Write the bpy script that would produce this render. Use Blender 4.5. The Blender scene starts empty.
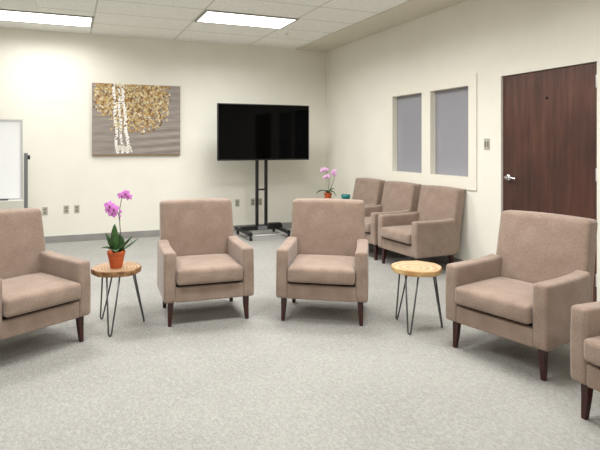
import bpy, bmesh, math, random
from mathutils import Vector, Matrix
random.seed(7)
S = bpy.context.scene
COL = S.collection
PI = math.pi

# ------------------------------------------------------------------ materials
def lin(c):
    return tuple(((v/255)/12.92 if v/255 <= .04045 else ((v/255+.055)/1.055)**2.4) for v in c)

class NT:
    def __init__(s, name):
        s.m = bpy.data.materials.new(name); s.m.use_nodes = True
        s.t = s.m.node_tree; s.b = s.t.nodes['Principled BSDF']
    def n(s, kind, **kw):
        nd = s.t.nodes.new(kind)
        for k, v in kw.items():
            if k.startswith('i_'):
                nd.inputs[k[2:].replace('_', ' ')].default_value = v
            else:
                setattr(nd, k, v)
        return nd
    def l(s, a, b): s.t.links.new(a, b)
    def ramp(s, fac, stops):
        r = s.n('ShaderNodeValToRGB')
        e = r.color_ramp.elements
        while len(e) < len(stops): e.new(.5)
        for k, (p, c) in enumerate(stops):
            e[k].position = p; e[k].color = (*lin(c), 1)
        s.l(fac, r.inputs['Fac']); return r
    def bump(s, h, strength, dist):
        b = s.n('ShaderNodeBump', i_Strength=strength, i_Distance=dist)
        s.l(h, b.inputs['Height']); s.l(b.outputs['Normal'], s.b.inputs['Normal'])

def plain(name, c, rough=.5, metal=0, spec=.5):
    t = NT(name); t.b.inputs['Base Color'].default_value = (*lin(c), 1)
    t.b.inputs['Roughness'].default_value = rough; t.b.inputs['Metallic'].default_value = metal
    t.b.inputs['Specular IOR Level'].default_value = spec
    return t.m

def noisy(name, c1, c2, scale, rough, bstr=0, bdist=.002, bscale=None, detail=4, lo=.35, hi=.65, spec=.3, stretch=None):
    t = NT(name); co = t.n('ShaderNodeTexCoord'); src = co.outputs['Object']
    if stretch:
        mp = t.n('ShaderNodeMapping'); mp.inputs['Scale'].default_value = stretch
        t.l(src, mp.inputs['Vector']); src = mp.outputs['Vector']
    nz = t.n('ShaderNodeTexNoise', i_Scale=scale, i_Detail=detail); t.l(src, nz.inputs['Vector'])
    r = t.ramp(nz.outputs['Fac'], [(lo, c1), (hi, c2)]); t.l(r.outputs['Color'], t.b.inputs['Base Color'])
    t.b.inputs['Roughness'].default_value = rough; t.b.inputs['Specular IOR Level'].default_value = spec
    if bstr:
        n2 = t.n('ShaderNodeTexNoise', i_Scale=bscale or scale, i_Detail=3); t.l(src, n2.inputs['Vector'])
        t.bump(n2.outputs['Fac'], bstr, bdist)
    return t.m

M = {}
M['wall'] = noisy('wall_paint', (231, 229, 219), (234, 232, 222), 3, .85, .15, .001, 180)
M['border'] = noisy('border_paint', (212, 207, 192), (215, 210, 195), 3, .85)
M['white_paint'] = plain('frame_paint', (232, 229, 217), .5)
M['base'] = noisy('vinyl_base', (140, 138, 136), (150, 148, 146), 6, .5)
# fabric: heathered linen weave
t = NT('taupe_linen'); co = t.n('ShaderNodeTexCoord')
n1 = t.n('ShaderNodeTexNoise', i_Scale=220.0, i_Detail=2.0); n2 = t.n('ShaderNodeTexNoise', i_Scale=9.0, i_Detail=3.0)
t.l(co.outputs['Object'], n1.inputs['Vector']); t.l(co.outputs['Object'], n2.inputs['Vector'])
mx = t.n('ShaderNodeMath', operation='MULTIPLY_ADD'); mx.inputs[1].default_value = .35; t.l(n2.outputs['Fac'], mx.inputs[0])
ml = t.n('ShaderNodeMath', operation='MULTIPLY'); ml.inputs[1].default_value = .65; t.l(n1.outputs['Fac'], ml.inputs[0])
t.l(ml.outputs[0], mx.inputs[2])
r = t.ramp(mx.outputs[0], [(.36, (130, 111, 99)), (.5, (146, 127, 114)), (.64, (160, 141, 128))])
t.l(r.outputs['Color'], t.b.inputs['Base Color'])
t.b.inputs['Roughness'].default_value = .92; t.b.inputs['Specular IOR Level'].default_value = .15
t.b.inputs['Sheen Weight'].default_value = .25; t.b.inputs['Sheen Roughness'].default_value = .5
t.bump(mx.outputs[0], .35, .003); M['fabric'] = t.m
M['deck'] = plain('deck_shadow_dark', (40, 34, 30), .95, 0, .1)  # shade put into the colour: dark gap under the seat cushion
M['leg'] = noisy('mahogany_leg', (44, 14, 11), (66, 20, 15), 14, .3, stretch=(6, 6, .7), spec=.5)
# carpet
t = NT('loop_carpet'); co = t.n('ShaderNodeTexCoord')
v1 = t.n('ShaderNodeTexVoronoi', i_Scale=110.0); n1 = t.n('ShaderNodeTexNoise', i_Scale=48.0, i_Detail=6.0, i_Roughness=.7); n2 = t.n('ShaderNodeTexNoise', i_Scale=1.6, i_Detail=3.0)
mp = t.n('ShaderNodeMapping'); mp.inputs['Scale'].default_value = (1, .55, 1); t.l(co.outputs['Object'], mp.inputs['Vector'])
for x in (v1, n1): t.l(mp.outputs['Vector'], x.inputs['Vector'])
t.l(co.outputs['Object'], n2.inputs['Vector'])
a = t.n('ShaderNodeMath', operation='MULTIPLY_ADD'); a.inputs[1].default_value = .55; t.l(n1.outputs['Fac'], a.inputs[0])
b = t.n('ShaderNodeMath', operation='MULTIPLY_ADD'); b.inputs[1].default_value = .3; t.l(v1.outputs['Distance'], b.inputs[0])
c = t.n('ShaderNodeMath', operation='MULTIPLY'); c.inputs[1].default_value = .25; t.l(n2.outputs['Fac'], c.inputs[0])
t.l(c.outputs[0], b.inputs[2]); t.l(b.outputs[0], a.inputs[2])
r = t.ramp(a.outputs[0], [(.36, (137, 136, 132)), (.52, (152, 151, 147)), (.68, (164, 163, 159))])
t.l(r.outputs['Color'], t.b.inputs['Base Color']); t.b.inputs['Roughness'].default_value = .95; t.b.inputs['Specular IOR Level'].default_value = .1
t.bump(a.outputs[0], .5, .006); M['carpet'] = t.m
# ceiling tiles: fissured board with thin grid seams
t = NT('ceiling_tile'); co = t.n('ShaderNodeTexCoord'); sp = t.n('ShaderNodeSeparateXYZ'); t.l(co.outputs['Object'], sp.inputs[0])
def seam(axis, period, off):
    a = t.n('ShaderNodeMath', operation='SUBTRACT'); a.inputs[1].default_value = off; t.l(sp.outputs[axis], a.inputs[0])
    p = t.n('ShaderNodeMath', operation='PINGPONG'); p.inputs[1].default_value = period/2; t.l(a.outputs[0], p.inputs[0])
    l = t.n('ShaderNodeMath', operation='LESS_THAN'); l.inputs[1].default_value = .010; t.l(p.outputs[0], l.inputs[0]); return l.outputs[0]
s1, s2 = seam('X', 1.22, .31), seam('Y', .61, .02)
ms = t.n('ShaderNodeMath', operation='MAXIMUM'); t.l(s1, ms.inputs[0]); t.l(s2, ms.inputs[1])
nz = t.n('ShaderNodeTexNoise', i_Scale=30.0, i_Detail=5.0); t.l(co.outputs['Object'], nz.inputs['Vector'])
r = t.ramp(nz.outputs['Fac'], [(.3, (236, 236, 231)), (.62, (248, 248, 244))])
mixc = t.n('ShaderNodeMix', data_type='RGBA'); t.l(ms.outputs[0], mixc.inputs['Factor']); t.l(r.outputs['Color'], mixc.inputs['A'])
mixc.inputs['B'].default_value = (*lin((206, 204, 195)), 1); t.l(mixc.outputs['Result'], t.b.inputs['Base Color'])
t.b.inputs['Roughness'].default_value = .95; t.bump(nz.outputs['Fac'], .2, .003); M['tile'] = t.m
# light diffuser
t = NT('lit_diffuser'); t.b.inputs['Base Color'].default_value = (.9, .9, .9, 1)
t.b.inputs['Emission Color'].default_value = (1, .99, .97, 1); t.b.inputs['Emission Strength'].default_value = 3.0; M['lit'] = t.m
M['light_frame'] = plain('troffer_frame', (150, 148, 140), .4)
M['vent'] = plain('vent_metal', (236, 236, 230), .5)
M['black'] = noisy('black_powdercoat', (14, 14, 15), (20, 20, 21), 30, .4, spec=.5)
M['screen'] = plain('glossy_screen', (3, 3, 3), .06, spec=.08)
M['silver'] = plain('brushed_steel', (205, 206, 208), .4, .45)
M['chrome'] = plain('polished_chrome', (235, 235, 238), .15, 1)
M['grey_metal'] = plain('grey_metal', (132, 135, 138), .4, .6)
M['board'] = plain('white_board', (248, 250, 252), .2)
M['plastic'] = plain('white_plastic', (222, 222, 216), .5)
M['outlet'] = plain('almond_plate', (178, 174, 162), .5)
M['socket'] = plain('socket_grey', (126, 122, 113), .6)
M['rod'] = plain('raw_steel_rod', (96, 98, 100), .32, .85)
M['terracotta'] = noisy('terracotta', (190, 92, 52), (206, 108, 64), 12, .75)
M['soil'] = noisy('bark_soil', (48, 34, 24), (84, 62, 44), 60, .95, .6, .004)
M['leaf'] = noisy('orchid_leaf', (34, 66, 34), (62, 100, 50), 18, .35, spec=.5)
M['stem'] = plain('orchid_stem', (70, 74, 44), .5)
M['petal'] = noisy('magenta_petal', (198, 104, 194), (224, 154, 220), 30, .6)
M['petal_pale'] = noisy('pale_petal', (222, 172, 218), (236, 196, 232), 30, .6)
M['lip'] = plain('flower_lip', (132, 24, 104), .5)
M['teal'] = plain('teal_glaze', (22, 128, 128), .3)
M['marker'] = plain('marker_black', (20, 20, 22), .5)
# frosted glazing with a faint vertical weave of the blind behind it
t = NT('frosted_glazing'); co = t.n('ShaderNodeTexCoord'); wv = t.n('ShaderNodeTexWave', i_Scale=9.0, i_Distortion=.4, bands_direction='Y'); t.l(co.outputs['Object'], wv.inputs['Vector'])
r = t.ramp(wv.outputs['Fac'], [(.0, (147, 147, 155)), (1., (151, 151, 159))]); t.l(r.outputs['Color'], t.b.inputs['Base Color'])
t.b.inputs['Roughness'].default_value = .28; M['glass'] = t.m
# door veneer
t = NT('walnut_veneer'); co = t.n('ShaderNodeTexCoord'); mp = t.n('ShaderNodeMapping'); mp.inputs['Scale'].default_value = (1, 9, .7); t.l(co.outputs['Object'], mp.inputs['Vector'])
nz = t.n('ShaderNodeTexNoise', i_Scale=3.0, i_Detail=8.0, i_Roughness=.65); t.l(mp.outputs['Vector'], nz.inputs['Vector'])
n2 = t.n('ShaderNodeTexNoise', i_Scale=1.4, i_Detail=2.0); t.l(co.outputs['Object'], n2.inputs['Vector'])
ad = t.n('ShaderNodeMath', operation='MULTIPLY_ADD'); ad.inputs[1].default_value = .6; t.l(nz.outputs['Fac'], ad.inputs[0])
ml = t.n('ShaderNodeMath', operation='MULTIPLY'); ml.inputs[1].default_value = .4; t.l(n2.outputs['Fac'], ml.inputs[0]); t.l(ml.outputs[0], ad.inputs[2])
r = t.ramp(ad.outputs[0], [(.34, (52, 27, 21)), (.5, (76, 44, 35)), (.66, (102, 66, 53))]); t.l(r.outputs['Color'], t.b.inputs['Base Color'])
t.b.inputs['Roughness'].default_value = .38; M['door'] = t.m
def slab_wood(name, stops, scale=13):
    t = NT(name); co = t.n('ShaderNodeTexCoord')
    mp = t.n('ShaderNodeMapping'); mp.inputs['Location'].default_value = (.03, .05, 0); t.l(co.outputs['Object'], mp.inputs['Vector'])
    w = t.n('ShaderNodeTexWave', wave_type='RINGS', rings_direction='Z', i_Scale=scale, i_Distortion=3.0, i_Detail=3.0)
    w.inputs['Detail Scale'].default_value = 2.0; t.l(mp.outputs['Vector'], w.inputs['Vector'])
    r = t.ramp(w.outputs['Fac'], stops); t.l(r.outputs['Color'], t.b.inputs['Base Color']); t.b.inputs['Roughness'].default_value = .5
    return t.m
M['slab_dark'] = slab_wood('brown_slab', [(.0, (138, 108, 80)), (.5, (170, 138, 106)), (1., (192, 162, 130))])
M['bark_dark'] = noisy('brown_bark', (104, 74, 48), (164, 126, 88), 24, .8, .5, .004)
M['slab_light'] = slab_wood('honey_slab', [(.0, (172, 143, 108)), (.5, (192, 164, 128)), (1., (206, 180, 146))], 6)
M['bark_light'] = noisy('honey_bark', (176, 134, 84), (222, 190, 140), 9, .7, .4, .004)

# ------------------------------------------------------------------ helpers
def obj(name, bm, mat, parent=None, smooth=True, kind=None, loc=None):
    me = bpy.data.meshes.new(name)
    bmesh.ops.recalc_face_normals(bm, faces=bm.faces)
    bm.to_mesh(me); bm.free()
    for m in (mat if isinstance(mat, (list, tuple)) else [mat]): me.materials.append(m)
    if smooth:
        for p in me.polygons: p.use_smooth = True
    o = bpy.data.objects.new(name, me); COL.objects.link(o)
    if parent: o.parent = parent
    if kind: o['kind'] = kind
    if loc: o.location = loc
    return o

def thing(name, label, cat, loc=(0, 0, 0), rot=0, group=None):
    o = bpy.data.objects.new(name, None); COL.objects.link(o)
    o.empty_display_size = .1; o.location = loc; o.rotation_euler = (0, 0, rot)
    o['label'] = label; o['category'] = cat
    if group: o['group'] = group
    return o

def tag(o, label, cat, group=None):
    o['label'] = label; o['category'] = cat
    if group: o['group'] = group
    return o

def dup(root, loc, rot, label, group=None):
    r = root.copy(); COL.objects.link(r); r.location = loc; r.rotation_euler = (0, 0, rot); r['label'] = label
    if group: r['group'] = group
    for ch in list(root.children):
        c = ch.copy(); COL.objects.link(c); c.parent = r
        for g in ch.children:
            d = g.copy(); COL.objects.link(d); d.parent = c
    return r

def box(x0, x1, y0, y1, z0, z1, bev=0, seg=2, bm=None):
    bm = bm or bmesh.new()
    g = bmesh.ops.create_cube(bm, size=1)
    vs = g['verts']
    for v in vs:
        v.co = Vector(((x0+x1)/2+v.co.x*(x1-x0), (y0+y1)/2+v.co.y*(y1-y0), (z0+z1)/2+v.co.z*(z1-z0)))
    if bev:
        es = list({e for v in vs for e in v.link_edges})
        bmesh.ops.bevel(bm, geom=es, offset=bev, segments=seg, profile=.5, affect='EDGES')
    return bm

def rbox(x0, x1, y0, y1, z0, z1, r, n=12, deform=None):
    """rounded box on an even grid, optionally deformed (padded furniture)"""
    bm = bmesh.new(); idx = {}
    h = Vector(((x1-x0)/2, (y1-y0)/2, (z1-z0)/2)); c = Vector(((x0+x1)/2, (y0+y1)/2, (z0+z1)/2))
    def coords(L):
        k = 4
        e = [-L + r*(1-math.cos(PI/2*i/k)) for i in range(k)]   # dense near the rounded edge
        mid = [-L+r+(2*L-2*r)*i/n for i in range(n+1)]
        return e + mid + [-v for v in reversed(e)]
    G = [coords(h[i]) for i in range(3)]; N = len(G[0])-1
    def vert(i, j, k):
        key = (i, j, k)
        if key not in idx:
            p = Vector((G[0][i], G[1][j], G[2][k]))
            q = Vector([max(-(h[a]-r), min(h[a]-r, p[a])) for a in range(3)])
            d = p-q
            if d.length > 1e-9: p = q+d.normalized()*r
            p = p+c
            if deform: p = Vector(deform(p))
            idx[key] = bm.verts.new(p)
        return idx[key]
    for a in range(N):
        for b in range(N):
            for s in (0, N):
                for f in (((s, a, b), (s, a+1, b), (s, a+1, b+1), (s, a, b+1)), ((a, s, b), (a+1, s, b), (a+1, s, b+1), (a, s, b+1)), ((a, b, s), (a+1, b, s), (a+1, b+1, s), (a, b+1, s))):
                    vs = [vert(*q) for q in f]
                    if len(set(vs)) == 4:
                        try: bm.faces.new(vs)
                        except ValueError: pass
    return bm

def tube(pts, rad, sides=8, bm=None):
    bm = bm or bmesh.new(); pts = [Vector(p) for p in pts]
    rads = rad if isinstance(rad, (list, tuple)) else [rad]*len(pts)
    rings = []; up = None
    for i, p in enumerate(pts):
        d = (pts[min(i+1, len(pts)-1)]-pts[max(i-1, 0)]).normalized()
        if up is None: up = d.orthogonal().normalized()
        up = (up-d*up.dot(d)).normalized(); s = d.cross(up)
        rings.append([bm.verts.new(p+(up*math.cos(2*PI*k/sides)+s*math.sin(2*PI*k/sides))*rads[i]) for k in range(sides)])
    for a, b in zip(rings, rings[1:]):
        for k in range(sides): bm.faces.new((a[k], a[(k+1) % sides], b[(k+1) % sides], b[k]))
    bm.faces.new(rings[0]); bm.faces.new(rings[-1])
    return bm

def lathe(prof, seg=28, bm=None, axis=None):
    bm = bm or bmesh.new(); rings = []
    for r, z in prof:
        rings.append([bm.verts.new((r*math.cos(2*PI*k/seg), r*math.sin(2*PI*k/seg), z)) for k in range(seg)])
    for a, b in zip(rings, rings[1:]):
        for k in range(seg): bm.faces.new((a[k], a[(k+1) % seg], b[(k+1) % seg], b[k]))
    bm.faces.new(rings[0]); bm.faces.new(rings[-1])
    return bm

def smoothpath(pts, n=6):
    P = [Vector(p) for p in pts]; out = []
    for i in range(len(P)-1):
        p0, p1, p2, p3 = P[max(i-1, 0)], P[i], P[i+1], P[min(i+2, len(P)-1)]
        for k in range(n):
            u = k/n
            out.append(.5*((2*p1)+(p2-p0)*u+(2*p0-5*p1+4*p2-p3)*u*u+(3*p1-p0-3*p2+p3)*u**3))
    out.append(P[-1]); return out

# ------------------------------------------------------------------ the room
XR, YB, ZC = 4.150, 8.060, 3.014
XL, YF, TH = -3.6, -2.6, .14
obj('floor', box(XL-TH, XR+TH, YF-TH, YB+TH, -.1, 0), M['carpet'], smooth=False, kind='structure')
obj('ceiling', box(XL-TH, XR+TH, YF-TH, YB+TH, ZC, ZC+.1), M['tile'], smooth=False, kind='structure')
obj('wall_back', box(XL-TH, XR+TH, YB, YB+TH, 0, ZC), M['wall'], smooth=False, kind='structure')
obj('wall_left', box(XL-TH, XL, YF, YB, 0, ZC), M['wall'], smooth=False, kind='structure')
obj('wall_front', box(XL-TH, XR+TH, YF-TH, YF, 0, ZC), M['wall'], smooth=False, kind='structure')
# door and window openings in the right-hand wall
DY0, DY1, DZ = 3.094, 4.136, 2.095
WZ0, WZ1 = 1.021, 2.062
W2 = (4.586, 5.263)     # pane nearer the door
W1 = (5.405, 6.062)
def wall_grid(ys, zs, holes):
    bm = bmesh.new(); vd = {}
    def v(x, y, z):
        k = (x, y, z)
        if k not in vd: vd[k] = bm.verts.new((x, y, z))
        return vd[k]
    solid = lambda i, j: 0 <= i < len(ys)-1 and 0 <= j < len(zs)-1 and not any(a <= (ys[i]+ys[i+1])/2 <= b and c <= (zs[j]+zs[j+1])/2 <= d for a, b, c, d in holes)
    for i in range(len(ys)-1):
        for j in range(len(zs)-1):
            if not solid(i, j): continue
            y0, y1, z0, z1 = ys[i], ys[i+1], zs[j], zs[j+1]
            for x in (XR, XR+TH): bm.faces.new((v(x, y0, z0), v(x, y1, z0), v(x, y1, z1), v(x, y0, z1)))
            for di, dj, (ya, za, yb, zb) in ((-1, 0, (y0, z0, y0, z1)), (1, 0, (y1, z0, y1, z1)), (0, -1, (y0, z0, y1, z0)), (0, 1, (y0, z1, y1, z1))):
                if not solid(i+di, j+dj):
                    bm.faces.new((v(XR, ya, za), v(XR, yb, zb), v(XR+TH, yb, zb), v(XR+TH, ya, za)))
    return bm
obj('wall_right', wall_grid([YF, DY0, DY1, W2[0], W2[1], W1[0], W1[1], YB], [0, WZ0, WZ1, DZ, ZC],
    [(DY0, DY1, 0, DZ), (*W2, WZ0, WZ1), (*W1, WZ0, WZ1)]), M['wall'], smooth=False, kind='structure')
# plasterboard strip of the ceiling along the right-hand wall
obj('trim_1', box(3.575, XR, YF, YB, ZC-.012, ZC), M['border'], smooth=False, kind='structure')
obj('baseboard_back', box(XL, XR, YB-.008, YB, 0, .095, .003), M['base'], smooth=False, kind='structure')
obj('baseboard_right', box(XR-.008, XR, DY1+.06, YB-.008, 0, .095, .003), M['base'], smooth=False, kind='structure')
obj('baseboard_left', box(XL, XL+.008, YF, YB-.008, 0, .095, .003), M['base'], smooth=False, kind='structure')

# windows: deep white frame with one frosted pane each
def window(name, y0, y1, ya, yb):
    # jamb liner inside the opening plus casing on the wall face; one closed ring
    bm = bmesh.new()
    X0, X1 = XR-.018, XR+.12
    rings = [(X0, ya, yb, .895, 2.174), (X0, y0+.012, y1-.012, WZ0+.012, WZ1-.012), (XR+.085, y0+.012, y1-.012, WZ0+.012, WZ1-.012),
             (XR+.085, y0+.001, y1-.001, WZ0+.001, WZ1-.001), (XR+.0005, y0+.001, y1-.001, WZ0+.001, WZ1-.001), (XR+.0005, ya, yb, .895, 2.174)]
    R = []
    for x, a, b, c, d in rings: R.append([bm.verts.new((x, a, c)), bm.verts.new((x, b, c)), bm.verts.new((x, b, d)), bm.verts.new((x, a, d))])
    for i in range(len(R)):
        A, B = R[i], R[(i+1) % len(R)]
        for k in range(4): bm.faces.new((A[k], A[(k+1) % 4], B[(k+1) % 4], B[k]))
    w = obj(name, bm, M['white_paint'], smooth=False, kind='structure')
    obj('pane', box(XR+.062, XR+.070, y0+.010, y1-.010, WZ0+.010, WZ1-.010), M['glass'], w, smooth=False)
    return w
MID = (W2[1]+W1[0])/2
window('window_1', *W1, MID+.0005, 6.168)
window('window_2', *W2, 4.48, MID-.0005)

# door
d = obj('door_1', box(XR+.012, XR+.056, DY0+.004, DY1-.004, .008, DZ-.004, .002), M['door'], smooth=False, kind='structure')
h = obj('door_handle', lathe([(.002, .0), (.034, 0), (.034, .008), (.028, .014), (.012, .016), (.012, .05), (.002, .052)]), M['chrome'], d)
h.matrix_local = Matrix.Translation((XR+.013, 4.060, 1.062)) @ Matrix.Rotation(-PI/2, 4, 'Y')
lv = obj('lever', tube(smoothpath([(0, 0, 0), (-.004, -.03, .004), (-.002, -.08, 0), (.006, -.125, -.006)]), [.014]*8+[.012]*6+[.009]*5), M['chrome'], h)
lv.matrix_local = (Matrix.Translation((XR+.013, 4.060, 1.062)) @ Matrix.Rotation(-PI/2, 4, 'Y')).inverted() @ Matrix.Translation((XR-.034, 4.060, 1.062))
for z in (1.93, 1.14, .25):
    obj('hinge', box(XR-.004, XR+.014, DY0-.004, DY0+.018, z-.055, z+.055, .004), M['silver'], d)
ck = obj('viewer_knob', lathe([(.002, 0), (.013, 0), (.013, .006), (.008, .012), (.002, .013)], 16), M['black'], d)
ck.matrix_local = Matrix.Translation((XR+.0125, 3.605, 1.829)) @ Matrix.Rotation(-PI/2, 4, 'Y')
# door frame: a painted inverted U
bm = bmesh.new(); fw = .05
prof = [(DY0-fw, 0), (DY0-fw, DZ+fw), (DY1+fw, DZ+fw), (DY1+fw, 0), (DY1, 0), (DY1, DZ), (DY0, DZ), (DY0, 0)]
A = [bm.verts.new((XR-.012, y, z)) for y, z in prof]; B = [bm.verts.new((XR+.0, y, z)) for y, z in prof]
for k in range(8): bm.faces.new((A[k], A[(k+1) % 8], B[(k+1) % 8], B[k]))
for V in (A, B):
    for q in ((0, 1, 6, 7), (1, 2, 5, 6), (2, 3, 4, 5)): bm.faces.new([V[i] for i in q])
obj('trim_2', bm, M['wall'], smooth=False, kind='structure')

# ------------------------------------------------------------------ ceiling fittings
LAMP = 42
def troffer(x0, y0, label, watt=LAMP):
    x1, y1 = x0+1.22, y0+.61
    t = thing('ceiling_light', label, 'light', (x0+.61, y0+.305, ZC), 0, 'ceiling light panels')
    bm = bmesh.new(); R = []
    for a, b, z in ((.61, .305, -.001), (.61, .305, -.014), (.585, .28, -.014), (.585, .28, -.001)):
        R.append([bm.verts.new((sx*a, sy*b, z)) for sx, sy in ((-1, -1), (1, -1), (1, 1), (-1, 1))])
    for i in range(4):
        for k in range(4): bm.faces.new((R[i][k], R[i][(k+1) % 4], R[(i+1) % 4][(k+1) % 4], R[(i+1) % 4][k]))
    obj('frame', bm, M['light_frame'], t, smooth=False)
    obj('diffuser', box(-.583, .583, -.278, .278, -.010, -.003), M['lit'], t, smooth=False)
    L = bpy.data.lights.new('lamp', 'AREA'); L.shape = 'RECTANGLE'; L.size = 1.14; L.size_y = .53
    L.energy = watt; L.color = (1, .985, .96); L.spread = math.radians(160)
    lo = bpy.data.objects.new('lamp', L); COL.objects.link(lo); lo.parent = t; lo.location = (0, 0, -.0125)
troffer(1.545, 6.12, 'lit rectangular ceiling light panel above the television')
troffer(-.91, 6.97, 'lit rectangular ceiling light panel close to the wall beside the grey vent', 21)
troffer(1.545, 4.3, 'added unseen ceiling light panel overhead between the armchairs')  # this and all panels below: out of view, added to brighten the room
troffer(-.91, 4.9, 'added unseen ceiling light panel overhead near the whiteboard side')
troffer(1.545, 2.4, 'added unseen ceiling light panel overhead above the circle, door side')
troffer(-.91, 2.4, 'added unseen ceiling light panel overhead above the circle, whiteboard side')
troffer(1.545, -.9, 'added unseen ceiling light panel behind the camera on the door side')  # added pair behind the camera for frontal fill
troffer(-.91, -.9, 'added unseen ceiling light panel behind the camera on the whiteboard side')
v = thing('ceiling_vent', 'square grey ceiling air vent next to the left light panel', 'vent', (-.6, 6.6, ZC))
bm = bmesh.new(); R = []
for a, z in ((.305, -.001), (.305, -.012), (.27, -.012), (.255, -.001)):
    R.append([bm.verts.new((sx*a, sy*a, z)) for sx, sy in ((-1, -1), (1, -1), (1, 1), (-1, 1))])
for i in range(4):
    for k in range(4): bm.faces.new((R[i][k], R[i][(k+1) % 4], R[(i+1) % 4][(k+1) % 4], R[(i+1) % 4][k]))
obj('frame', bm, M['vent'], v, smooth=False)
for k in range(12):
    y = -.24+k*.0436
    o = obj('louvre', box(-.262, .262, -.021, .021, -.0015, .0015), M['vent'], v, smooth=False); o.location = (0, y, -.0075); o.rotation_euler = (-.2, 0, 0)
sp_ = tag(obj('sprinkler_head', lathe([(.002, 0), (.036, 0), (.034, -.008), (.014, -.012), (.012, -.03), (.022, -.034), (.002, -.036)], 20), M['vent'], loc=(2.96, 6.97, ZC)), 'small dark sprinkler head on the ceiling beside the right light panel', 'sprinkler')

# ------------------------------------------------------------------ armchairs
HW, HF, HR = .357, -.30, .30
def lerp(a, b, t): return a+(b-a)*t
def make_armchair(label, loc, rot, group):
    t = thing('armchair', label, 'armchair', loc, rot, group)
    # upholstered base: front rail, and a deck darkened to draw the cushion's shadow line
    obj('base', rbox(-.268, .268, HF+.004, .27, .187, .302, .012, 10), M['fabric'], t)
    obj('deck', rbox(-.255, .255, HF+.035, .2, .28, .335, .008, 6), M['deck'], t)
    # arms: full-height padded side panels, tops easing up towards the back
    def arm(s):
        def df(p):
            x, y, z = p
            u = (y-HF)/(.22-HF); k = max(0, (z-.187)/.393)
            z += k*(.012*max(0, u-.72)**2/.09 - .003*math.sin(PI*min(1, u)))
            x += s*(-.004*k + .004*math.sin(PI*min(1, max(0, u)))*k)
            y += -.006*math.sin(PI*k)*(1-u)
            return x, y, z
        x0, x1 = sorted((s*.262, s*HW))
        return rbox(x0, x1, HF, .235, .187, .574, .022, 12, df)
    for s in (-1, 1): obj('arm', arm(s), M['fabric'], t)
    # backrest: one padded slab leaning back, slightly hollowed, crown softly rounded
    def db(p):
        x, y, z = p
        k = (z-.187)/.717
        w = lerp(.338, .324, min(1, k/.4)) if k < .4 else lerp(.324, .319, (k-.4)/.6)
        u = x/.34
        x = x/.34*w
        y += lerp(0, .122, max(0, k)**1.1)
        if p.y < .235:                                   # front face: padded
            y -= .014*(1-u*u)*math.sin(PI*min(1, max(0, (k-.3)/.7)))
            y += .003*math.sin(u*9+k*3)*math.sin(PI*max(0, min(1, k)))
        z += .010*(1-u*u)*max(0, k-.7)/.3
        return x, y, z
    obj('backrest', rbox(-.34, .34, .175, HR, .187, .899, .030, 14, db), M['fabric'], t)
    # loose seat cushion with a crowned top
    def dc(p):
        x, y, z = p
        u = x/.26; v_ = (y+.07)/.27
        z += .016*(1-u**4)*(1-min(1, abs(v_))**4)*max(0, (z-.326)/.11)
        y -= .012*(1-u*u)*min(1, max(0, (-.1-y)/.2))*math.sin(PI*min(1, max(0, (z-.320)/.12)))
        return x, y, z
    obj('seat_cushion', rbox(-.2595, .2595, HF-.034, .20, .324, .438, .024, 12, dc), M['fabric'], t)
    # four tapered legs
    for sx, sy, px, py in ((-1, -1, .298, -.242), (1, -1, .298, -.242), (-1, 1, .285, .225), (1, 1, .285, .225)):
        bm = bmesh.new(); R = []
        for z, q, o in ((.192, .023, 0), (.10, .0185, .003), (.004, .0135, .008), (0, .012, .008)):
            cx, cy = sx*(px+o), sy*(abs(py)+o)
            R.append([bm.verts.new((cx+a*q, cy+b*q, z)) for a, b in ((-1, -.8), (-.8, -1), (.8, -1), (1, -.8), (1, .8), (.8, 1), (-.8, 1), (-1, .8))])
        for A, B in zip(R, R[1:]):
            for k in range(8): bm.faces.new((A[k], A[(k+1) % 8], B[(k+1) % 8], B[k]))
        bm.faces.new(R[0]); bm.faces.new(R[-1])
        obj('leg', bm, M['leg'], t, smooth=False)
    return t
def place(fx, fy, deg):                    # front-middle of the chair on the floor -> its centre
    r = math.radians(deg); return (fx-.3*math.sin(r), fy+.3*math.cos(r), 0), r
CIRC, ROW = 'taupe armchairs set in a circle', 'taupe armchairs lined up under the window'
spots = [
    (-.148, 3.734, 31, 'taupe fabric armchair in front of the whiteboard, left of the brown-topped orchid table', CIRC),
    (1.030, 3.948, -3.5, 'taupe fabric armchair between the magenta orchid table and the wheeled television stand', CIRC),
    (1.822, 3.620, -32.5, 'taupe fabric armchair with its back to the corner orchid, left of the pale-topped side table', CIRC),
    (2.505, 2.58, -77, 'large taupe fabric armchair standing before the brown door, right of the pale-topped table', CIRC),
    (2.40, 1.59, -90, 'taupe armchair nearest the camera, showing only one arm and seat corner', CIRC),
    (3.415, 4.93, -88, 'taupe armchair against the window wall, nearest the door of the row of three', ROW),
    (3.415, 5.73, -89, 'taupe armchair against the window wall, middle one of the row of three', ROW),
    (3.415, 6.50, -89, 'taupe armchair against the window wall, next to the corner orchid table', ROW)]
proto = None
for fx, fy, deg, lab, grp in spots:
    loc, rr = place(fx, fy, deg)
    if proto is None: proto = make_armchair(lab, loc, rr, grp)
    else: dup(proto, loc, rr, lab, grp)

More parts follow.
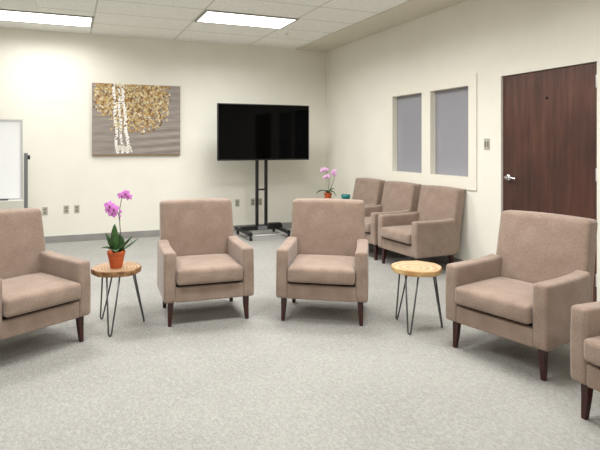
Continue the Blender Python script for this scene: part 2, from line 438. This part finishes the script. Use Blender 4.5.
# ------------------------------------------------------------------ wood-slice side tables on hairpin legs
def side_table(label, loc, rot, R, H, top, bark, seed, feet, group='wood-slice side tables'):
    t = thing('side_table', label, 'side table', loc, rot, group)
    rnd = random.Random(seed); n = 48; TK = .042
    corners = sorted(rnd.uniform(0, 2*PI)*.12 + k*2*PI/9 for k in range(9))
    def rad(a):                             # hand-cut outline: soft nine-sided slice
        k = min(range(9), key=lambda i: abs(math.sin((a-corners[i])/2))); dd = 2*math.asin(min(1, abs(math.sin((a-corners[k])/2))))
        return R*(1.0-.055*min(1, dd/.35)+.012*math.sin(3*a+seed))
    bm = bmesh.new(); rings = []
    for z, f in ((H-TK, .95), (H-TK+.005, .985), (H-.006, 1.0), (H, .975)):
        rings.append([bm.verts.new((rad(2*PI*k/n)*f*math.cos(2*PI*k/n), rad(2*PI*k/n)*f*math.sin(2*PI*k/n), z)) for k in range(n)])
    for A, B in zip(rings, rings[1:]):
        for k in range(n): bm.faces.new((A[k], A[(k+1) % n], B[(k+1) % n], B[k])).material_index = 1
    bm.faces.new(rings[0]).material_index = 0; bm.faces.new(rings[-1]).material_index = 0
    obj('tabletop', bm, [top, bark], t, smooth=False)
    for fx, fy in feet:
        d_ = Vector((fx, fy, 0)).normalized(); s_ = Vector((-d_.y, d_.x, 0)); T = Vector((fx, fy, 0))
        base = d_*(R*.66)+Vector((0, 0, H-TK+.002))
        a, b = base+s_*.048, base-s_*.048
        foot = T+Vector((0, 0, .006))
        path = [a, a.lerp(foot+s_*.011, .5), foot+s_*.011+Vector((0, 0, .016)), foot+s_*.006+Vector((0, 0, .003)), foot, foot-s_*.006+Vector((0, 0, .003)), foot-s_*.011+Vector((0, 0, .016)), b.lerp(foot-s_*.011, .5), b]
        obj('hairpin_leg', tube(path, .0062, 8), M['rod'], t)
    return t
YAW = math.radians(21.3)
def cam_xy(lat, z):     # floor spot from lateral and forward distance in the photographer's directions
    return (lat*math.cos(YAW)+z*math.sin(YAW), -lat*math.sin(YAW)+z*math.cos(YAW))
side_table('brown-topped round side table holding the bright magenta orchid', (*cam_xy(-1.19, 4.02), 0), -YAW, .188, .455, M['slab_dark'], M['bark_dark'], 3, [(.02, -.235), (.185, .09), (-.165, .15)])
side_table('pale honey-topped round side table, empty, between two armchairs', (*cam_xy(1.11, 3.99), 0), -YAW, .192, .468, M['slab_light'], M['bark_light'], 5, [(-.10, -.165), (.185, -.02), (-.11, .17)])
side_table('round side table in the corner holding an orchid and a teal bowl', (3.915, 7.22, 0), -YAW, .205, .525, M['slab_light'], M['bark_light'], 8, [(.02, -.18), (.15, .1), (-.16, .1)])

# ------------------------------------------------------------------ orchids
def leaf_bm(p0, p1, p2, w, fold=.3, up=(0, 0, 1)):
    P0, P1, P2 = map(Vector, (p0, p1, p2)); N = 12; top = []; bot = []
    bm = bmesh.new()
    for i in range(N+1):
        u = i/N; p = P0*(1-u)**2+P1*2*u*(1-u)+P2*u*u
        d_ = ((P1-P0)*(1-u)+(P2-P1)*u).normalized(); s_ = d_.cross(Vector(up))
        s_ = s_.normalized() if s_.length > .05 else Vector((1, 0, 0)); nn = s_.cross(d_).normalized()
        ww = 1.35*w*(math.sin(PI*min(1, .12+.88*u)**.9)**.7)*.5 if i < N else .0008
        ww = max(ww, .0008)
        row = [p-s_*ww+nn*ww*fold, p, p+s_*ww+nn*ww*fold]
        top.append([bm.verts.new(q+nn*.0012) for q in row]); bot.append([bm.verts.new(q-nn*.0012) for q in row])
    for i in range(N):
        for k in range(2):
            bm.faces.new((top[i][k], top[i][k+1], top[i+1][k+1], top[i+1][k])); bm.faces.new((bot[i][k], bot[i+1][k], bot[i+1][k+1], bot[i][k+1]))
        for k in (0, 2): bm.faces.new((top[i][k], top[i+1][k], bot[i+1][k], bot[i][k]))
    for e in (0, N):
        for k in range(2): bm.faces.new((top[e][k], bot[e][k], bot[e][k+1], top[e][k+1]))
    return bm
def flower_bm(R):
    """moth-orchid bloom in the XZ plane facing -Y: two broad petals, three sepals, joined at the heart"""
    bm = bmesh.new()
    for ang, L, W in ((10, 1.0, .95), (170, 1.0, .95), (90, .95, .62), (222, .92, .58), (318, .92, .58)):
        a = math.radians(ang); d_ = Vector((math.cos(a), 0, math.sin(a))); s_ = Vector((-d_.z, 0, d_.x)); rows = []
        for i in range(7):
            u = i/6; ww = W*R*.5*(math.sin(PI*(.07+.90*u))**.65)
            rows.append([bm.verts.new(d_*(u*L*R)+s_*(ww*q)+Vector((0, (-.10+.26*u*u+.05*q*q)*R+(.0015 if W < .8 else 0), 0))) for q in (-1, -.5, 0, .5, 1)])
        for A, B in zip(rows, rows[1:]):
            for k in range(4): bm.faces.new((A[k], A[k+1], B[k+1], B[k]))
    # heart that ties the petals together
    g = bmesh.ops.create_uvsphere(bm, u_segments=8, v_segments=6, radius=R*.13)
    for v_ in g['verts']: v_.co += Vector((0, -.06*R, 0))
    return bm
def orchid(label, loc, pot, stems, leaves, blooms, petal, buds=()):
    t = thing('potted_orchid', label, 'orchid', loc, -YAW, 'potted orchids')
    rb, rt, hh = pot
    obj('pot', lathe([(rb*.9, 0), (rb, .004), (rt*.93, hh*.74), (rt*.94, hh*.76), (rt, hh*.78), (rt*1.02, hh*.98), (rt, hh), (rt*.9, hh), (rt*.86, hh*.86)], 32), M['terracotta'], t)
    obj('soil', lathe([(rt*.5, hh*.865), (rt*.88, hh*.875), (rt*.5, hh*.93), (.004, hh*.95)], 24), M['soil'], t)
    for st in stems:
        pts = smoothpath(st); obj('stem', tube(pts, [lerp(.0042, .0024, i/len(pts)) for i in range(len(pts))], 6), M['stem'], t)
    for lf in leaves: obj('leaf', leaf_bm(*lf), M['leaf'], t)
    for x, y, z, R, ry, rz in blooms:
        f = obj('flower', flower_bm(R), petal, t); f.location = (x, y, z); f.rotation_euler = (random.uniform(-.25, .1), ry, rz)
        lip = bmesh.new(); bmesh.ops.create_uvsphere(lip, u_segments=10, v_segments=8, radius=R*.2)
        for v_ in lip.verts: v_.co = Vector((v_.co.x*.8, v_.co.y*.8-.16*R, v_.co.z*1.3-.14*R))
        obj('lip', lip, M['lip'], f)
    for x, y, z in buds:
        b = bmesh.new(); bmesh.ops.create_uvsphere(b, u_segments=10, v_segments=8, radius=.009)
        for v_ in b.verts: v_.co.z *= 1.4
        obj('bud', b, petal, t, loc=(x, y, z))
HT = .1285
orchid('potted orchid with bright magenta flowers in a terracotta pot on the brown-topped table', (*cam_xy(-1.185, 3.99), .455), (.044, .066, HT),
    [[(.012, 0, .115), (.030, .005, .22), (.026, 0, .36), (.030, -.004, .46), (.056, -.010, .555), (.105, -.015, .55)],
     [(.027, 0, .36), (.016, -.016, .425), (-.020, -.02, .47), (-.050, -.022, .465)]],
    [((0, 0, .12), (-.02, -.01, .22), (-.010, -.005, .335), .048, .3, (0, 1, .1)),
     ((.01, 0, .12), (.045, .01, .19), (.020, .0, .255), .046, .3, (0, 1, .2)),
     ((.015, -.01, .12), (.08, -.02, .17), (.135, -.03, .25), .058),
     ((.012, .01, .12), (.09, .03, .14), (.155, .045, .215), .055),
     ((-.01, -.01, .12), (-.06, -.03, .165), (-.105, -.04, .155), .046),
     ((-.012, .01, .12), (-.045, .01, .17), (-.085, .015, .265), .030, .3, (0, 1, .1)),
     ((0, -.015, .12), (.01, -.07, .16), (.03, -.105, .14), .048)],
    [(-.040, -.035, .475, .044, .1, .25), (-.006, -.040, .452, .042, -.2, -.1), (-.022, -.03, .415, .038, .3, .1), (-.050, -.02, .44, .032, .2, .3),
     (.052, -.03, .552, .036, .1, .2), (.078, -.03, .568, .036, -.25, -.2), (.100, -.022, .540, .032, -.3, -.3)],
    M['petal'], [(.030, -.004, .395), (.036, -.004, .43)])
orchid('potted orchid with pale pink flowers in the far corner beside a teal bowl', (3.785, 7.28, .525), (.042, .060, .12),
    [[(.0, 0, .11), (.012, 0, .22), (.018, 0, .30), (.008, 0, .38), (-.03, -.01, .46), (-.07, -.015, .485)],
     [(.006, 0, .11), (.05, 0, .21), (.10, .0, .33), (.10, -.01, .42), (.085, -.012, .46)]],
    [((0, 0, .115), (-.10, -.02, .20), (-.19, -.03, .10), .06), ((0, 0, .115), (.07, -.02, .19), (.13, -.02, .06), .06),
     ((0, -.01, .115), (-.06, -.03, .18), (-.14, -.05, .145), .05), ((.01, 0, .115), (.06, .02, .20), (.12, .03, .17), .05),
     ((0, 0, .115), (.0, -.06, .19), (.015, -.10, .13), .05)],
    [(-.075, -.03, .47, .052, .1, .2), (-.035, -.03, .485, .046, 0, .1), (-.01, -.03, .375, .046, .2, 0), (-.045, -.03, .365, .036, .2, .2), (.09, -.03, .455, .044, -.2, -.3), (.10, -.025, .405, .038, 0, -.2), (.075, -.03, .425, .032, .2, -.1)],
    M['petal_pale'], [(.014, 0, .41)])
tag(obj('bowl', lathe([(.035, 0), (.038, .006), (.066, .055), (.074, .10), (.070, .10), (.060, .05), (.03, .012), (.004, .010)], 28), M['teal'], loc=(4.0, 7.10, .525)), 'small teal bowl on the corner table next to the pale pink orchid', 'bowl')

# ------------------------------------------------------------------ television on its wheeled stand
tv = thing('television', 'large black flat-screen television mounted on a wheeled stand', 'television', (2.775, 7.40, 0))
obj('housing', box(-.738, .738, -.012, .030, 1.160, 2.005, .006), M['black'], tv, smooth=False)
obj('back_cover', box(-.40, .40, .0305, .065, 1.25, 1.75, .012), M['black'], tv, smooth=False)
obj('screen', box(-.722, .722, -.0145, -.0125, 1.182, 1.990), M['screen'], tv, smooth=False)
st = thing('tv_stand', 'black wheeled floor stand with twin poles carrying the television', 'stand', (2.76, 7.50, 0))
for s in (-1, 1):
    obj('pole', box(s*.073-.022, s*.073+.022, -.02, .02, .11, 1.75, .004), M['black'], st, smooth=False)
    obj('foot', box(s*.30-.03, s*.30+.03, -.37, .31, .075, .125, .008), M['black'], st, smooth=False)
    for y in (-.34, .28):
        bm = lathe([(.012, -.013), (.030, -.013), (.034, -.008), (.034, .008), (.030, .013), (.012, .013)], 20)
        bmesh.ops.rotate(bm, verts=bm.verts, cent=(0, 0, 0), matrix=Matrix.Rotation(PI/2, 3, 'Y'))
        c_ = obj('caster', bm, M['black'], st, loc=(s*.30+.01, y, .034))
        obj('caster_fork', box(-.022, .022, -.014, .016, .0355, .05, .003, bm=None), M['black'], c_, smooth=False)
obj('crossbar', box(-.33, .33, -.05, .05, .10, .165, .006), M['black'], st, smooth=False)
obj('front_bar', tube([(-.29, -.345, .072), (.29, -.345, .072)], .010, 8), M['silver'], st)
obj('brace', box(-.055, .055, -.014, .014, .70, .725, .003), M['black'], st, smooth=False)
obj('cover_plate', box(-.075, .075, -.062, -.0505, .10, .16, .003), M['grey_metal'], st, smooth=False)
obj('media_box', box(.12, .31, -.06, .045, .1655, .195, .006), M['black'], st, smooth=False)
obj('mount_bracket', box(-.26, .26, -.034, -.0205, 1.35, 1.66, .003), M['black'], st, smooth=False)

# ------------------------------------------------------------------ whiteboard on a wheeled frame
wb = thing('whiteboard', 'white dry-erase board on a grey wheeled frame behind the left armchair', 'whiteboard', (-1.13, 7.30, 0))
obj('writing_panel', box(-.585, .585, -.006, .010, .715, 1.695), M['board'], wb, smooth=False)
bm = bmesh.new(); R = []
for a, z0, z1, y in ((.60, .70, 1.712, .014), (.60, .70, 1.712, -.014), (.575, .725, 1.685, -.014), (.575, .725, 1.685, .014)):
    R.append([bm.verts.new((sx*a, y, z0 if sz < 0 else z1)) for sx, sz in ((-1, -1), (1, -1), (1, 1), (-1, 1))])
for i in range(4):
    for k in range(4): bm.faces.new((R[i][k], R[i][(k+1) % 4], R[(i+1) % 4][(k+1) % 4], R[(i+1) % 4][k]))
obj('frame', bm, M['silver'], wb, smooth=False)
obj('marker_tray', box(-.58, .60, -.085, -.0145, .688, .702, .003), M['plastic'], wb, smooth=False)
for s in (-1, 1):
    obj('post', box(s*.636-.022, s*.636+.022, -.02, .02, .09, 1.29, .004), M['grey_metal'], wb, smooth=False)
    bm = lathe([(.003, 0), (.016, 0), (.016, .03), (.028, .032), (.028, .055), (.003, .057)], 16)
    bmesh.ops.rotate(bm, verts=bm.verts, cent=(0, 0, 0), matrix=Matrix.Rotation(s*PI/2, 3, 'Y'))
    obj('pivot_knob', bm, M['black'], wb, loc=(s*.628, 0, 1.235))
    obj('foot', box(s*.636-.022, s*.636+.022, -.28, .28, .055, .092, .005), M['grey_metal'], wb, smooth=False)
    for y in (-.25, .25):
        bm = lathe([(.01, -.012), (.026, -.012), (.029, -.008), (.029, .008), (.026, .012), (.01, .012)], 18)
        bmesh.ops.rotate(bm, verts=bm.verts, cent=(0, 0, 0), matrix=Matrix.Rotation(PI/2, 3, 'Y'))
        obj('caster', bm, M['black'], wb, loc=(s*.636, y, .029))
obj('lower_bar', box(-.63, .63, -.012, .012, .30, .335, .003), M['grey_metal'], wb, smooth=False)
tag(obj('marker_pen', tube([(-.83, 7.255, .7105), (-.815, 7.255, .7105), (-.70, 7.255, .7105), (-.69, 7.255, .7105)], [.006, .009, .009, .005], 10), M['marker']), 'black marker pen lying on the whiteboard tray', 'marker')

# ------------------------------------------------------------------ canvas painting
PX0, PX1, PZ0, PZ1 = .329, 1.617, 1.234, 2.296
NX, NZ = 240, 198
rnd = random.Random(21)
img = []
for j in range(NZ+1):
    streak = rnd.uniform(-1, 1); row = []
    for i in range(NX+1):
        u = i/NX; q = math.sin(i*.11+j*.9+streak*2)*.5+math.sin(i*.037-j*.31)*.5
        w = 8*q+6*streak; row.append([141+1.3*w, 132+1.3*w, 126+1.3*w])
    img.append(row)
for j in range(NZ+1):            # smooth the bands sideways/downwards
    for i in range(NX+1):
        v_ = 1-j/NZ
        if v_ > .62: g = 10*math.sin(v_*60+i*.02); img[j][i] = [c_+g for c_ in img[j][i]]
def dab(u, v, a, b, ang, c):     # v measured from the top
    ci, cj = u*NX, (1-v)*NZ; ca, sa = math.cos(ang), math.sin(ang); r_ = int(max(a, b))+1
    for j in range(max(0, int(cj)-r_), min(NZ, int(cj)+r_)+1):
        for i in range(max(0, int(ci)-r_), min(NX, int(ci)+r_)+1):
            x, y = i-ci, j-cj; p = (x*ca+y*sa)/a; q = (-x*sa+y*ca)/b
            if p*p+q*q <= 1: img[j][i] = list(c)
golds = [(206, 192, 152), (190, 166, 116), (214, 204, 172), (136, 100, 50), (160, 124, 68), (182, 152, 98), (108, 76, 40), (200, 184, 140), (148, 112, 60), (172, 138, 82), (192, 170, 122), (124, 90, 46)]
def leaves(n):
    k = 0
    while k < n:
        u, v_ = rnd.uniform(0, .88), rnd.random()**1.25*.72
        if u < .02 or u > .90 or v_ > .70 or (v_ > .45 and u < .2) or rnd.random() < max(0, (u-.78)*6): continue
        if ((u-.46)/.46)**2+((v_-.16)/.52)**2 > 1.0+rnd.uniform(-.45, .2): continue
        dab(u, v_, rnd.uniform(2.4, 5.2), rnd.uniform(1.3, 2.6), rnd.uniform(0, PI), rnd.choice(golds)); k += 1
leaves(1500)
for (u0, u1, wd) in ((.235, .275, .026), (.285, .33, .016), (.325, .40, .032)):
    for s in range(700):
        v_ = s/700*.965; u = lerp(u0, u1, v_)+.006*math.sin(v_*17+u0*40)
        g = rnd.uniform(-16, 12); dab(u+rnd.uniform(-.4, .4)*wd, v_, rnd.uniform(1.2, 2.6), 1.4, rnd.uniform(-.3, .3), (234+g, 231+g, 226+g))
    for s in range(26):
        v_ = rnd.random()*.95; u = lerp(u0, u1, v_); dab(u+rnd.uniform(-.6, .6)*wd, v_, rnd.uniform(1.5, 3), 1.0, rnd.uniform(-.3, .3), (120, 104, 90))
for s in range(60): dab(rnd.uniform(.26, .44), rnd.uniform(.86, .95), 3, 1.4, rnd.uniform(-.4, .4), (214, 208, 198))
leaves(260)
for i in range(NX+1):
    for j in range(5): img[j][i] = [128, 108, 82]
bm = bmesh.new(); V = [[bm.verts.new((PX0+(PX1-PX0)*i/NX, YB-.040, PZ0+(PZ1-PZ0)*j/NZ)) for i in range(NX+1)] for j in range(NZ+1)]
for j in range(NZ):
    for i in range(NX): bm.faces.new((V[j][i], V[j][i+1], V[j+1][i+1], V[j+1][i]))
flat = [img[j][i] for j in range(NZ+1) for i in range(NX+1)]
t = NT('painted_canvas'); at = t.n('ShaderNodeAttribute', attribute_name='paint'); t.l(at.outputs['Color'], t.b.inputs['Base Color']); t.b.inputs['Roughness'].default_value = .7
pt = thing('canvas_picture', 'canvas painting of white birch trunks with golden leaves on the back wall', 'painting', (0, 0, 0))
me = bpy.data.meshes.new('painted_face'); bm.to_mesh(me); bm.free(); me.materials.append(t.m)
ca_ = me.color_attributes.new('paint', 'FLOAT_COLOR', 'POINT')
buf = []
for c_ in flat: buf += [*lin([max(0, min(255, q)) for q in c_]), 1]
ca_.data.foreach_set('color', buf)
cen = Vector(((PX0+PX1)/2, YB-.02, PZ0))
pt.location = cen
pf = bpy.data.objects.new('painted_face', me); COL.objects.link(pf); pf.parent = pt; pf.location = -cen
M['canvas_edge'] = noisy('canvas_edge', (112, 94, 74), (146, 128, 106), 20, .8)
ce = obj('stretcher', box(PX0, PX1, YB-.0395, YB-.002, PZ0, PZ1, .002), M['canvas_edge'], pt, smooth=False); ce.location = -cen

# ------------------------------------------------------------------ outlets and switch
def outlet(x, z, label, kind=0):
    t = thing('wall_outlet', label, 'outlet', (x, YB, z), 0, 'wall outlets along the back wall')
    obj('plate', box(-.036, .036, -.006, -.0005, -.058, .058, .002), M['outlet'], t, smooth=False)
    for q in (-.022, .022): obj('socket', box(-.017, .017, -.0075, -.0062, q-.015, q+.015, .0005), M['socket'], t, smooth=False)
OUT = [(-.300, .455, 'wall outlet just behind the top edge of the left armchair'), (-.02, .465, 'left one of two wall outlets close together under the painting'),
       (.122, .465, 'right one of two wall outlets close together under the painting'), (2.55, .455, 'wall outlet left of the television stand poles'),
       (2.815, .46, 'wall outlet just beside the left pole of the television stand'), (2.94, .46, 'wall outlet seen between the twin television stand poles')]
for x, z, lab in OUT: outlet(x, z, lab)
sw = thing('light_switch', 'double light switch plate on the wall between window and brown door', 'switch', (XR, 4.338, 1.40))
obj('plate', box(-.006, -.0005, -.04, .04, -.06, .06, .002), M['outlet'], sw, smooth=False)
for q in (-.018, .018): obj('toggle', box(-.011, -.0062, q-.009, q+.009, -.03, .03, .001), M['socket'], sw, smooth=False)

# ------------------------------------------------------------------ camera, world, view
cd = bpy.data.cameras.new('camera'); cam = bpy.data.objects.new('camera', cd); COL.objects.link(cam)
cam.location = (0, 0, 1.391); cam.rotation_euler = (PI/2, 0, -YAW)
cd.sensor_width = 36; cd.lens = 522.4/600*36; cd.shift_x = (300-271.44)/600; cd.shift_y = -(225-145.0)/600; cd.clip_start = .02
S.camera = cam
w = bpy.data.worlds.new('world'); S.world = w; w.use_nodes = True
w.node_tree.nodes['Background'].inputs['Color'].default_value = (.8, .85, .9, 1); w.node_tree.nodes['Background'].inputs['Strength'].default_value = .3
S.view_settings.view_transform = 'Standard'; S.view_settings.look = 'None'; S.view_settings.gamma = 1; S.view_settings.use_curve_mapping = False
S.view_settings.exposure = 0.0
S.cycles.use_denoising = True; S.cycles.max_bounces = 10; S.cycles.diffuse_bounces = 6
